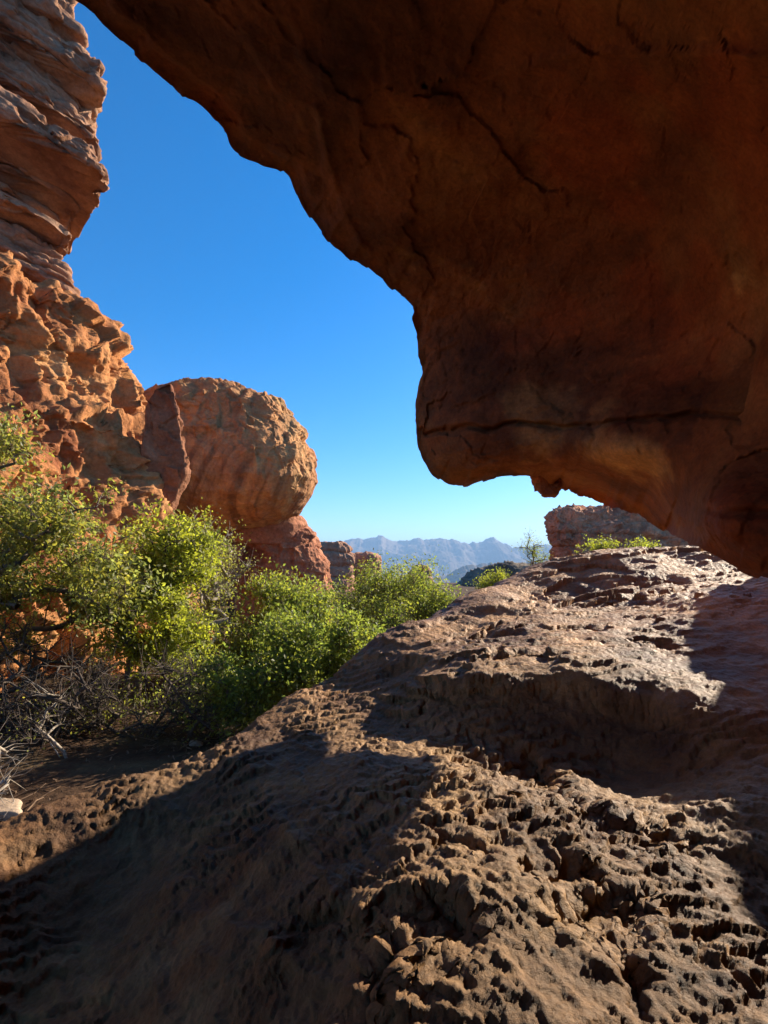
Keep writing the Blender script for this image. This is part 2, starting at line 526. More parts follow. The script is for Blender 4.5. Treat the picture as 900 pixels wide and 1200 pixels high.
def build_slab():
    ctl = np.array([P(*c) for c in SLAB_IMG] + [np.array(c) for c in SLAB_XYZ])
    surf = RBF(ctl[:, :2], ctl[:, 2], None, 2e-4)
    nu, nv = 860, 640
    o_y = -1.4
    ry = np.concatenate([np.linspace(0.2, 2.3, 40, endpoint=False), np.geomspace(2.3, 7.8, 440, endpoint=False), np.geomspace(7.8, 10.0, 160)])
    s = np.linspace(-1, 1, nu)
    tx = 0.62 * s + 0.55 * s ** 5 + 0.08
    X = ry[:, None] * tx[None]
    Y = o_y + ry[:, None] + 0 * X
    Z = surf(np.stack([X, Y], -1))
    g = np.stack([X, Y, Z], -1).astype(np.float32)
    crest_w = sstep(0.3, -0.4, X) * sstep(2.1, 2.7, Y)
    Z = Z + fbm(g, 0.9, 3, 21) * 0.05 * (1 - 0.8 * crest_w)
    # hollows with a lip on the sunward side
    wx = X + fbm(g, 0.35, 6, 22, 0.62) * 0.15
    wy = Y + fbm(g, 0.35, 6, 23, 0.62) * 0.15
    ty = np.linspace(1.15, 9.0, 400)
    for pts, dep, run in SCARPS:
        w = []
        for px, py in pts:                                   # where that sight line meets the slab
            zs = surf(np.stack([(px - 450) / F * ty, ty], -1))
            hit = np.nonzero((HZ - py) / F * ty < zs)[0]
            yy = ty[hit[0]] if len(hit) else 7.0
            w.append(((px - 450) / F * yy, yy))
        w = np.array(w)
        seg = np.linalg.norm(np.diff(w, axis=0), axis=1); cum = np.concatenate([[0], np.cumsum(seg)])
        x0, x1 = w[:, 0].min() - 1, w[:, 0].max() + 1
        box = np.nonzero((X > x0) & (X < x1) & (Y > w[:, 1].min() - 1.6) & (Y < w[:, 1].max() + .6))
        bx, by_ = wx[box], wy[box]
        best = np.full(bx.shape, 1e9); sd = np.zeros(bx.shape); al = np.zeros(bx.shape)
        for k in range(len(w) - 1):
            a_, d_ = w[k], (w[k + 1] - w[k]) / seg[k]
            t_ = np.clip((bx - a_[0]) * d_[0] + (by_ - a_[1]) * d_[1], 0, seg[k])
            qx, qy = bx - a_[0] - t_ * d_[0], by_ - a_[1] - t_ * d_[1]
            dd = np.hypot(qx, qy)
            m = dd < best
            best = np.where(m, dd, best)
            sd = np.where(m, np.sign(d_[1] * qx - d_[0] * qy) * dd, sd)
            al = np.where(m, cum[k] + t_, al)
        endw = sstep(0, .22, al / cum[-1]) * sstep(1, .78, al / cum[-1])
        Z[box] -= dep * endw * sstep(-0.03, 0.07, sd) * np.exp(-np.maximum(sd, 0) / run)
    g[..., 2] = Z
    nrm = grid_normals(g)
    nrm *= np.sign(nrm[..., 2:3])
    upper = sstep(2.9, 3.8, Y) * sstep(-0.9, 0.6, X)           # flaky terrace
    near = (1 - sstep(2.3, 2.9, Y)) * sstep(-0.5, 0.0, X)      # knobbly foreground
    # ledges: thin beds with broken edges that dip away from the eye
    warp = fbm(aniso(g, 0.15, 2.2), 0.5, 5, 31, 0.6) * 0.15
    bed = g[..., 2] - 0.17 * g[..., 1] - 0.10 * g[..., 0] + warp
    st = 0.062
    k = bed / st
    saw = k - np.floor(k)
    ledge = (sstep(0.0, 0.10, saw) - saw) * st
    patch = np.clip(0.55 + 1.4 * fbm(g, 0.9, 3, 33), 0.0, 1.3)
    d = ledge * upper * patch
    ga = aniso(g, 0.12, 2.6)
    d += lift_pits(fbm(ga, 0.26, 6, 34, 0.6), 0.5) * 0.042 * upper
    d += facet(ga, 0.13, 1) * 0.012 * upper
    low = 1 - upper
    left = sstep(0.3, -0.4, g[..., 0])
    gl = aniso(g, 0.95, 3.0)
    d += fbm(gl, 0.28, 6, 45, 0.6) * 0.045 * low * left
    d += lift_pits(fbm(g, 0.5, 6, 35, 0.6), 0.6) * 0.05 * low * (1 - 0.65 * crest_w)
    d += fbm(aniso(g, 2.3, 3.0), 0.42, 4, 47, 0.5, 'ridge') * 0.050 * (0.35 + 0.65 * low) * (1 - 0.75 * crest_w)
    kn = sstep(-0.25, 0.35, fbm(g, 0.5, 3, 36))
    gn = aniso(g, 2.3, 2.4)
    # crumbling flakes
    wb = fbm(aniso(g, 2.3, 3.2), 0.34, 6, 46, 0.62) * 0.13
    k2 = (0.5 * g[..., 2] + 0.35 * g[..., 1] - 0.2 * g[..., 0] + wb) / 0.05
    s2 = k2 - np.floor(k2)
    d += (sstep(0, 0.15, s2) - s2) * 0.034 * low * (0.2 + 0.8 * kn)
    d += lift_pits(facet(gn, 0.10, 2), 0.4) * 0.012 * low * (0.15 + 0.85 * kn)
    d += facet(gn, 0.032, 3) * 0.005 * (0.4 + 0.6 * near)
    d += lift_pits(fbm(gn, 0.12, 6, 39, 0.68), 0.25) * 0.036 * low
    d += fbm(g, 0.026, 3, 38, 0.6) * (0.003 + 0.003 * near)
    g = g + nrm * d[..., None]
    # colour of its own: rust and dark varnish patches on the left face; paler far top is painted sheen
    rust = sstep(-0.15, 0.4, fbm(gl, 0.4, 5, 41, 0.6)) * sstep(0.3, -0.6, g[..., 0]) * (1 - sstep(2.0, 3.2, g[..., 1]))
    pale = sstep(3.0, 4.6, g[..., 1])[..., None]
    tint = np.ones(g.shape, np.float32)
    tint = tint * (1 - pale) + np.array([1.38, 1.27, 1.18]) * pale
    tint = tint * (1 - rust[..., None]) + np.array([1.2, 0.82, 0.6]) * rust[..., None]
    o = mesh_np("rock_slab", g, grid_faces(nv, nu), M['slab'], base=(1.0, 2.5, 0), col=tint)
    tag(o, "big brown sandstone slab with rough flaky surface sloping up under the overhang", "rock slab")


build_slab()

# ------------------------------------------------------------------ the overhang
LIP_IMG = [
    (-60, -110, 2.6), (20, -50, 2.75), (90, 0, 2.9), (150, 55, 3.1), (200, 102, 3.3), (215, 113, 3.4), (232, 121, 3.45), (250, 136, 3.5), (262, 150, 3.6),
    (272, 172, 3.7), (287, 184, 3.75), (310, 193, 3.8), (333, 202, 3.9), (346, 222, 4.0), (360, 250, 4.1), (385, 283, 4.2), (410, 303, 4.3), (432, 316, 4.35),
    (458, 336, 4.45), (472, 346, 4.5), (485, 362, 4.55), (482, 376, 4.6), (489, 396, 4.7), (490, 420, 4.75), (495, 436, 4.8), (491, 448, 4.8), (487, 470, 4.8), (486, 500, 4.8),
    (491, 525, 4.8), (505, 552, 4.8), (520, 564, 4.8), (540, 570, 4.8), (560, 567, 4.6), (590, 559, 4.45), (630, 557, 4.4),
    (655, 570, 4.65), (678, 579, 5.25), (700, 588, 5.58), (728, 597, 4.95), (750, 606, 4.75), (769, 614, 4.5), (780, 620, 4.42), (790, 627, 3.85), (800, 633, 3.30), (815, 640, 2.82), (840, 652, 2.62), (870, 667, 2.48), (895, 675, 2.38),
    (940, 682, 2.15), (1010, 685, 1.9),
]
LIP_XYZ = [(2.3, 1.5, -0.05), (2.8, 0.6, -0.1), (2.9, -0.4, -0.6), (2.6, -1.4, -1.6), (1.2, -2.2, -2.4), (-0.8, -2.6, -2.6),
           (-2.2, -2.2, -1.8), (-2.7, -1.0, -0.6), (-2.8, 0.0, 1.0), (-2.3, 1.0, 2.4)]
ROOF_IMG = [
    (300, 60, 3.0), (180, 20, 2.95), (420, 150, 3.3), (440, 250, 3.85), (470, 300, 4.1), (350, 180, 3.6),
    (540, 60, 2.75), (525, 200, 3.45), (520, 290, 4.0), (548, 390, 4.45),
    (620, 190, 3.25), (700, 300, 3.6), (800, 200, 2.75), (880, 300, 2.65), (700, 100, 2.55), (850, 80, 2.0), (650, 380, 4.05), (800, 390, 3.35), (900, 400, 2.75),
    (560, 440, 4.4), (680, 440, 3.95), (800, 450, 3.2), (900, 460, 2.62),
    (530, 500, 4.45), (600, 500, 4.15), (680, 500, 3.85), (800, 510, 3.12), (900, 520, 2.55),
    (600, 540, 4.3), (700, 560, 4.0), (800, 585, 3.15), (900, 605, 2.28), (850, 632, 2.5), (800, 615, 2.9), (720, 583, 4.6),
    (300, -100, 2.3), (600, -100, 2.0), (900, -100, 1.55), (600, -400, 1.3), (1100, 300, 2.0), (1100, 550, 1.85),
]
ROOF_XYZ = [(0, 0, 1.8), (0.9, 0, 1.65), (-1.2, -0.2, 2.2), (0, -1.2, 1.6), (0, -2.3, 0.6), (0, -2.5, -1), (1.5, -1.8, -0.2), (-1.6, -1.8, 0.6), (2.2, 0, 0.9), (2.2, 1.0, 0.9)]


def img_xy(p):
    return 450 + p[..., 0] / p[..., 1] * F, HZ - p[..., 2] / p[..., 1] * F


def seg_dist(x, y, pts):
    d = np.full(x.shape, 1e9)
    for (ax, ay), (bx, by) in zip(pts[:-1], pts[1:]):
        t = np.clip(((x - ax) * (bx - ax) + (y - ay) * (by - ay)) / ((bx - ax) ** 2 + (by - ay) ** 2), 0, 1)
        d = np.minimum(d, np.hypot(x - ax - t * (bx - ax), y - ay - t * (by - ay)))
    return d


def build_roof():
    lip = np.array([P(*c) for c in LIP_IMG] + [np.array(c, float) for c in LIP_XYZ])
    inner = np.array([P(*c) for c in ROOF_IMG] + [np.array(c, float) for c in ROOF_XYZ])
    cd = np.array([0.5, 0.3, 1.0]); cd /= np.linalg.norm(cd)
    e1 = np.cross([0, 1, 0], cd); e1 /= np.linalg.norm(e1)
    e2 = np.cross(cd, e1)

    def to_plane(p):
        d = p / np.linalg.norm(p, axis=-1, keepdims=True)
        a = np.arccos(np.clip(d @ cd, -1, 1))
        x, y = d @ e1, d @ e2
        s = a / np.maximum(np.hypot(x, y), 1e-9)
        return np.stack([x * s, y * s], -1)

    def to_dir(q):
        a = np.linalg.norm(q, axis=-1, keepdims=True)
        u = q / np.maximum(a, 1e-9)
        return np.cos(a) * cd + np.sin(a) * (u[..., :1] * e1 + u[..., 1:] * e2)

    lp = to_plane(lip)
    lr = np.linalg.norm(lip, axis=-1)
    nu = 1150
    wts = np.array([6.0] * (len(LIP_IMG) - 1) + [1.0] * (len(LIP_XYZ) + 1))
    cur = catmull(np.concatenate([lp, lr[:, None]], -1), nu, wts, True)
    allp = np.concatenate([lip, inner])
    rad = RBF(allp / np.linalg.norm(allp, axis=-1, keepdims=True), np.linalg.norm(allp, axis=-1), 3, 1e-4)
    nin = 330
    rho = 1 - (1 - np.linspace(0.02, 1, nin)) ** 1.35
    q = rho[:, None, None] * cur[None, :, :2]
    d = to_dir(q)
    r = rad(d)
    g = d * r[..., None]
    # the surface rolls over to the lip
    edge = sstep(0.97, 1.0, rho)[:, None]
    r = r * (1 - edge) + cur[None, :, 2] * edge
    g = d * r[..., None]
    # joints and bulges that the eye can follow on the rock
    fr = (g[..., 1] > 0.5)
    ix, iy = img_xy(np.where(fr[..., None], g, 1.0))
    ix = np.where(fr, ix, -9999.0)
    wob = fbm(g, 0.18, 3, 51) * 6
    crack = seg_dist(ix + wob, iy + wob, [(500, 507), (545, 502), (620, 498), (690, 497), (765, 488), (840, 486), (910, 492)])
    crack2 = seg_dist(ix + wob, iy + wob, [(690, 497), (697, 512), (692, 526)])
    ledge = seg_dist(ix + wob, iy + wob, [(610, 556), (680, 573), (750, 588), (830, 597), (910, 603)])
    rib = seg_dist(ix + wob, iy + wob, [(372, 130), (385, 180), (392, 220), (410, 262), (432, 300)])
    arc = seg_dist(ix + wob, iy + wob, [(560, 95), (640, 72), (740, 60), (830, 66), (910, 68)])
    arc2 = seg_dist(ix + wob, iy + wob, [(640, 165), (700, 165), (760, 185), (830, 205), (910, 225)])
    pit = np.hypot((ix - 625) / 17, (iy - 186) / 17)
    d_r = 0.085 * np.exp(-(crack / 3.0) ** 2) + 0.03 * np.exp(-(crack2 / 3) ** 2) + 0.05 * np.exp(-(ledge / 6) ** 2)
    d_r += -0.03 * np.exp(-(rib / 5) ** 2) - 0.035 * np.exp(-(arc / 8) ** 2) * sstep(540, 620, ix) - 0.02 * np.exp(-(arc2 / 6) ** 2)
    d_r += 0.06 * np.exp(-pit ** 4)
    r = r + d_r
    # beds that crop out along the rim
    rim = (1 - rho)[:, None] * np.linalg.norm(cur[None, :, :2], axis=-1)
    kk = (rim + fbm(g, 0.8, 4, 66) * 0.07) / 0.062
    sw = kk - np.floor(kk)
    d_b = (sw - sstep(0.0, 0.18, sw)) * 0.055 * np.exp(-rim / 0.22) * sstep(0.0, 0.03, rim) * sstep(-0.35, 0.25, fbm(g, 0.9, 3, 67)) * (1 - 0.9 * sstep(520, 600, ix))
    r = r + d_b
    # weathering relief
    nz = fbm(g, 1.1, 3, 52) * 0.075 + fbm(g, 0.34, 4, 53) * 0.035
    lay = fbm(g * np.array([0.35, 0.35, 1.6], np.float32) + fbm(g, 0.8, 3, 65)[..., None] * 0.25, 0.16, 5, 54, 0.62) * 0.030
    scal = fbm(g, 0.22, 4, 55, 0.55, 'ridge') * 0.012
    rough_w = 0.6 + 0.3 * sstep(0.8, 1.0, rho)[:, None]
    fade = 1 - 0.7 * sstep(0.97, 1.0, rho)[:, None]
    r = r + (nz + (lay + scal) * rough_w) * fade + fbm(g, 0.05, 3, 56) * 0.006
    r = r + (facet(g + fbm(g, 0.35, 5, 63)[..., None] * 0.3, 0.75, 7) * 0.022 + facet(g + fbm(g, 0.15, 4, 64)[..., None] * 0.08, 0.24, 8) * 0.010) * (1 - 0.8 * sstep(0.98, 1.0, rho)[:, None])
    lipn = fbm(g[-1], 0.25, 4, 57, 0.55) * 0.007 + facet(g[-1], 0.16, 9) * 0.003
    q = q + (q / np.linalg.norm(q, axis=-1, keepdims=True)) * (lipn[None] * sstep(0.9, 1.0, rho)[:, None])[..., None]
    d = to_dir(q)
    g = d * r[..., None]
    L = g[-1]
    dl = d[-1]
    cp = cd - (dl @ cd)[:, None] * dl
    cp /= np.linalg.norm(cp, axis=-1, keepdims=True)
    rows = [L * 1.008 + cp * 0.015, L * 1.018 + cp * 0.06, L * 1.028 + cp * 0.18, L * 1.03 + cp * 0.45, L * 1.02 + cp * 0.9, L * 0.98 + cp * 1.6, L * 0.85 + cp * 2.6 + cd * 0.6]
    top = cd * 5.2
    rows += [rows[-1] * 0.6 + top * 0.4, rows[-1] * 0.25 + top * 0.75, rows[-1] * 0.02 + top * 0.98]
    rows = np.array(rows)
    k = np.arange(len(rows))[:, None]
    rn = (fbm(rows, 0.5, 4, 58) * 0.10 + fbm(rows, 0.12, 4, 59) * 0.03) * np.clip((k - 1) / 3.0, 0, 1)
    rows = rows + (rows / np.linalg.norm(rows, axis=-1, keepdims=True)) * np.abs(rn)[..., None]
    G = np.concatenate([g, rows], 0)
    # mineral crust and iron staining, fixed on the rock
    tint = np.ones(G.shape, np.float32)
    gi = G
    fr = (gi[..., 1] > 0.5)
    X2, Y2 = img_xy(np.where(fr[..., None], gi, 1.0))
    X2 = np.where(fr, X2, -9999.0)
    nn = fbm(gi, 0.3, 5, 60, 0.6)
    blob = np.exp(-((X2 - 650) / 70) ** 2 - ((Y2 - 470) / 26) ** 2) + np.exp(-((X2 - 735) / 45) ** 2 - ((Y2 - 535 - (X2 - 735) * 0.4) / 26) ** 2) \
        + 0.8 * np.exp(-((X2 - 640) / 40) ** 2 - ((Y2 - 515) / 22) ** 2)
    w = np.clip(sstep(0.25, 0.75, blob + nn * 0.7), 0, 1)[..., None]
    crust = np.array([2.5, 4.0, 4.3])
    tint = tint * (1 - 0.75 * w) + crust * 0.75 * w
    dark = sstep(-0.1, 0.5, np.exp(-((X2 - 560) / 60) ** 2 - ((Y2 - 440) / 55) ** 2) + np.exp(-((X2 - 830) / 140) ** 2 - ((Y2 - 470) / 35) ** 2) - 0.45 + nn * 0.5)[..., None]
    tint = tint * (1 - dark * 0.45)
    w3 = (sstep(0.12, 0.4, fbm(gi, 0.7, 4, 61)) * 0.6)[..., None]
    tint = tint * (1 - w3) + tint * np.array([1.25, 0.8, 0.6]) * w3
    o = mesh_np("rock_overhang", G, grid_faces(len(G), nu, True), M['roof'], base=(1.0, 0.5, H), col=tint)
    tag(o, "huge dark red rock overhang with a cracked blunt nose roofing the view", "rock overhang")
    return o


roof = build_roof()

# ------------------------------------------------------------------ boulders, cliffs and stacks
def section_rock(name, levels, mat, nu=200, nv=160, shear=0.0, expo=2.6, parent=None, tilt=0.0, noise=(), pits=(), beds=(), seed=0, round_caps=0.5,
                 edge=0.0, tilt_ref=None, extra=None, base=None, colfn=None, facets=()):
    """closed rock from horizontal sections: levels of (row, left, right, depth, half thickness) read at that depth"""
    lv = np.array(levels, float)
    lv = lv[np.argsort(lv[:, 1 - 1])]
    Yc = lv[:, 3]
    z = (HZ - lv[:, 0]) / F * Yc
    xl = (lv[:, 1] - 450) / F * Yc
    xr = (lv[:, 2] - 450) / F * Yc
    tab = np.stack([z, xl, xr, Yc, lv[:, 4]], -1)
    zz = np.linspace(z[0], z[-1], nv)
    t = np.array([np.interp(-zz, -z, tab[:, c]) for c in range(5)])
    ker = np.hanning(7); ker /= ker.sum()
    sm = [np.convolve(np.pad(t[c], 3, mode='edge'), ker, 'valid') for c in range(5)]
    cap = np.ones(nv)
    nc = max(int(nv * 0.06), 4)
    cap[:nc] = np.sqrt(1 - (1 - np.linspace(0.02, 1, nc)) ** 2)
    cap[-nc:] = np.sqrt(1 - (1 - np.linspace(1, 0.02, nc)) ** 2)
    cap = 1 - round_caps * (1 - cap)
    cx = (sm[1] + sm[2]) / 2; ax = (sm[2] - sm[1]) / 2 * cap
    by = sm[4] * cap
    ph = np.linspace(0, 2 * np.pi, 6001)
    cs, sn = np.cos(ph), np.sin(ph)
    sx = np.sign(cs) * np.abs(cs) ** (2 / expo)
    sy = np.sign(sn) * np.abs(sn) ** (2 / expo)
    ds = np.hypot(np.diff(sx) * ax.mean(), np.diff(sy) * by.mean()) * np.where(sy[:-1] < 0.0, 3.0, 1.0) * np.where(sx[:-1] < -0.9, 0.5, 1.0)
    cum = np.concatenate([[0], np.cumsum(ds)])
    pick = np.interp(np.linspace(0, cum[-1], nu, endpoint=False), cum, ph)
    cs, sn = np.cos(pick), np.sin(pick)
    sx = np.sign(cs) * np.abs(cs) ** (2 / expo)
    sy = np.sign(sn) * np.abs(sn) ** (2 / expo)
    if not edge:
        ax = ax * (1 + by / sm[3])
    X = cx[:, None] + ax[:, None] * sx[None]
    dy = by[:, None] * (sy[None] + 1.0)
    Y = sm[3][:, None] + dy + shear * (X - sm[2][:, None])
    lean = ((sm[2] if edge else cx) / sm[3] * (edge if edge else 1.0))[:, None]
    X = X + dy * lean
    Z = zz[:, None] + 0 * X
    if tilt:
        Z = Z + tilt * (X - dy * lean - sm[2][:, None])
    # keep what the lens saw at the reference depth when the section swings nearer or farther
    g = np.stack([X, Y, Z], -1).astype(np.float32)
    # end caps
    topc = g[:1].mean(1, keepdims=True); botc = g[-1:].mean(1, keepdims=True)
    caps_t = np.concatenate([topc + (g[:1] - topc) * f for f in (0.02, 0.35, 0.7)], 0)
    caps_b = np.concatenate([botc + (g[-1:] - botc) * f for f in (0.7, 0.35, 0.02)], 0)
    g = np.concatenate([caps_t, g, caps_b], 0)
    n = grid_normals(g, True)
    c0 = g.mean((0, 1))
    if ((g - c0) * n).sum() < 0:
        n = -n
    d = np.zeros(g.shape[:2], np.float32)
    for (wl, amp, octs, mode, *sc) in noise:
        gs = g * np.array(sc[0], np.float32) if sc else g
        d += fbm(gs, wl, octs, seed + wl, 0.55, mode) * amp
    for (wl, amp, sc) in beds:                       # protruding and recessed beds
        b = g[..., 2] - tilt * g[..., 0] + fbm(g, wl * 3, 3, seed + 5) * wl * 0.5
        k = b / wl
        lev = np.floor(k); fr = k - lev
        h = np.sin(lev * 12.9898 + seed) * 43758.5453
        h = h - np.floor(h)
        groove = np.exp(-(np.minimum(fr, 1 - fr) / sc) ** 2)
        d += amp * (h - 0.5) - amp * 0.9 * groove
    for (wl, amp, thr) in pits:
        w1, w2 = worley(g + fbm(g, wl, 2, seed + 8)[..., None] * wl * 0.3, wl, seed)
        d -= amp * np.clip(1 - w1 / thr, 0, 1) ** 0.7
    for (wl, amp) in facets:
        d += amp * facet(g + fbm(g, wl * .7, 3, seed + 4)[..., None] * wl * .25, wl, seed)
    if extra is not None:
        d += extra(g)
    g = g + n * d[..., None]
    b = base if base is not None else (float(g[..., 0].mean()), float(g[..., 1].mean()), float(g[..., 2].min()) + H)
    return mesh_np(name, g, grid_faces(g.shape[0], nu, True), mat, parent=parent, base=b, col=colfn(g) if colfn else None)


# left cliff: bedded blocks on top, pitted wall below, a thin fin at its right end
CB = (-7.0, 12.0, 0.0)
cliff = empty("cliff", CB)
tag(cliff, "tall orange cliff with tilted beds above and a pitted sunlit face below", "cliff")
TL = -0.34
YT = 11.5


def bed(levels, name="rock_layer", nz=0.16, seed=0, mat='cliff_top', dep=1.6, nu=300, nv=80, lam=1.0):
    lv = [(py, -230, xr, YT + dy, dep) for (py, xr, dy) in levels]
    return section_rock(name, lv, M[mat], nu, nv, shear=0.60, expo=12.0, edge=1.9, parent=cliff, tilt=TL, seed=seed, base=CB, round_caps=0.12,
                        noise=((2.6, nz * 0.9, 3, None), (0.9, nz * 0.7, 4, None, (0.6, 0.6, 1.4)), (0.13, nz * 0.25, 3, None)), facets=((1.3, nz * 0.9), (0.45, nz * 0.7)),
                        beds=((0.42, 0.13 * lam, 0.10), (0.17, 0.05 * lam, 0.16)),
                        extra=lambda g: -0.5 * np.abs(fbm(g, 0.5, 4, seed + 70, 0.6)) * sstep(-7.0, -5.4, g[..., 0]))


bed([(-190, 70, 0), (-90, 78, 0), (-40, 84, 0), (0, 92, 0), (20, 100, 0), (44, 108, 0), (50, 106, 0)], seed=1, nv=130, lam=0.45)
bed([(52, 109, .25), (62, 117, .2), (80, 131, .2), (100, 129, .2), (110, 122, .25)], seed=12, lam=0.45)
bed([(114, 112, .5), (124, 114, .5), (140, 119, .45), (155, 125, .4), (166, 123, .4), (170, 112, .5)], seed=2)
bed([(174, 112, -.1), (180, 127, -.25), (198, 134, -.3), (212, 134, -.25), (220, 118, 0)], seed=3, nz=0.12, lam=0.3)
bed([(224, 88, .5), (232, 104, .45), (242, 94, .5)], seed=4, nz=0.12, nv=50)
bed([(246, 70, .8), (256, 78, .75), (264, 72, .8)], seed=5, nz=0.1, nv=40)
bed([(266, 78, .4), (272, 97, .3), (280, 97, .35), (285, 80, .4)], seed=6, nz=0.1, nv=40)
bed([(288, 72, .8), (300, 86, .7), (316, 92, .7), (334, 98, .7), (350, 94, .7)], seed=7, nz=0.15, nv=60)
section_rock("pitted_wall",
             [(335, -230, 86, YT, 3.0), (350, -230, 112, YT, 3.0), (372, -230, 128, YT + .2, 3.0), (400, -230, 147, YT + .6, 3.0), (430, -230, 163, YT + .8, 3.0),
              (456, -230, 170, YT + 1, 3.0), (490, -230, 176, YT + 1, 3.0), (520, -230, 206, YT + .8, 3.0), (560, -230, 197, YT + .5, 3.2), (600, -230, 202, YT + .2, 3.4),
              (640, -230, 206, YT - .3, 3.6), (720, -230, 220, YT - .9, 3.8), (830, -230, 240, YT - 1.6, 4.0)],
             M['cliff'], 640, 430, shear=1.6, expo=7.0, edge=1.1, parent=cliff, base=CB, seed=11, round_caps=0.1, tilt=-0.10,
             noise=((3.0, 0.45, 3, None), (1.0, 0.22, 4, None), (0.55, 0.22, 5, 'ridge', (1, 1, 0.5)), (0.16, 0.05, 4, None)), facets=((1.1, 0.34), (0.42, 0.15)),
             pits=((1.5, 0.36, 0.7), (0.62, 0.13, 0.65)),)
# the fin: a thin upright blade whose edge catches the sun
section_rock("rock_fin",
             [(448, 192, 203, 11.9, .15), (456, 180, 204, 11.9, .15), (480, 172, 207, 11.9, .15), (505, 170, 213, 11.9, .15), (535, 170, 217, 11.9, .15), (560, 170, 214, 11.9, .15),
              (585, 164, 205, 11.9, .15), (610, 152, 192, 11.9, .15), (640, 130, 178, 11.9, .15)],
             M['fin'], 140, 170, shear=0.2, expo=8.0, edge=0.25, parent=cliff, base=CB, seed=13, round_caps=0.7, facets=((0.5, 0.08),),
             noise=((1.5, 0.06, 3, None), (0.5, 0.08, 4, None), (0.12, 0.025, 3, None)))


def boulder_stripes(g):
    # run-off stripes: dark varnish and cream, curving down the belly
    x, z = g[..., 0], g[..., 2]
    s_ = x - 0.42 * np.maximum(z - 0.6, 0) ** 1.15 + fbm(g, 1.5, 3, 79) * 0.25
    q = np.stack([s_, 0 * s_ + z * 0.04, 0 * s_], -1)
    belly = (1 - sstep(2.5, 3.6, z + 0.25 * (x + 4)))
    n = fbm(q, 0.34, 4, 80, 0.6)
    dk = (sstep(0.04, 0.28, n) * belly * 0.62)[..., None]
    cr = (sstep(0.03, 0.3, -n) * belly * 0.7)[..., None]
    t = np.ones(g.shape, np.float32)
    t = t * (1 - dk) + np.array([0.33, 0.33, 0.38]) * dk
    return t * (1 - cr) + np.array([1.3, 1.5, 1.45]) * cr


def boulder_extra(g):
    # knobbly crust on top, smooth streaked belly below
    z = g[..., 2]
    top = sstep(2.2, 3.6, z + 0.25 * (g[..., 0] + 4))
    w1, w2 = worley(g, 0.42, 3)
    flute = fbm(g * np.array([1.6, 1.6, 0.25], np.float32), 0.5, 3, 77) * 0.06 * (1 - top)
    rid = fbm(g, 0.7, 5, 78, 0.6, 'ridge')
    fc = facet(g, 0.8, 5) * 0.12 + facet(g, 0.33, 6) * 0.08
    return (0.55 - w1) * 0.08 * top + rid * 0.12 * top + fc * (0.15 + 0.85 * top) + flute


section_rock("boulder",
             [(446, 176, 262, 16.2, 1.6), (452, 170, 300, 15.9, 2.2), (459, 166, 326, 15.6, 2.6), (468, 164, 338, 15.4, 2.8), (482, 165, 342, 15.3, 3), (505, 160, 352, 15.0, 3.2),
              (530, 158, 361, 14.8, 3.3), (552, 158, 365, 14.8, 3.3), (572, 160, 361, 15.0, 3.1), (588, 164, 353, 15.3, 2.9), (600, 168, 346, 15.7, 2.6), (611, 174, 326, 16.1, 2.2),
              (620, 180, 298, 16.6, 1.7), (627, 186, 262, 17.2, 1.2)],
             M['boulder'], 520, 340, shear=0.15, expo=2.7, seed=17, round_caps=0.6, tilt=0.05,
             noise=((2.4, 0.13, 3, None), (0.8, 0.035, 4, None), (0.22, 0.015, 4, None)), extra=boulder_extra, colfn=boulder_stripes)
bo = bpy.context.scene.objects["boulder"]
tag(bo, "round streaked sandstone boulder jutting right of the cliff and resting on a pillar", "boulder")

pl = empty("rock_pillar", (-3.4, 18.0, 0))
tag(pl, "red rock pillar standing under the streaked round boulder", "rock pillar")
section_rock("pillar_block", [(606, 288, 352, 18, 1.6), (622, 278, 366, 18, 1.8), (640, 296, 376, 18, 1.9), (660, 294, 385, 18, 1.9), (690, 290, 386, 18, 2), (735, 286, 392, 18, 2.2)],
             M['pillar'], 200, 170, shear=0.3, expo=3.2, parent=pl, base=(-3.4, 18, 0), seed=19, round_caps=0.4,
             noise=((2.0, 0.22, 3, None), (0.7, 0.12, 4, 'ridge'), (0.2, 0.05, 4, None)), facets=((1.1, 0.18), (0.4, 0.06)))
section_rock("cap_ledge", [(602, 268, 352, 17.6, 1.4), (614, 255, 358, 17.6, 1.6), (628, 262, 350, 17.6, 1.5), (636, 275, 340, 17.6, 1.3)],
             M['pillar'], 160, 80, shear=0.3, expo=3.2, parent=pl, base=(-3.4, 18, 0), seed=23, round_caps=0.5,
             noise=((1.2, 0.12, 3, None), (0.4, 0.07, 4, None)))
rb = section_rock("rock_buttress", [(612, 170, 312, 22.5, 1.5), (655, 140, 312, 22.5, 1.8), (735, 120, 312, 22.5, 2.0)],
                  M['pillar'], 160, 90, shear=0.0, expo=9.0, seed=29, noise=((2.0, 0.25, 3, None), (0.6, 0.12, 4, None)))
tag(rb, "shadowed rock buttress behind the bushes under the round boulder", "rock")

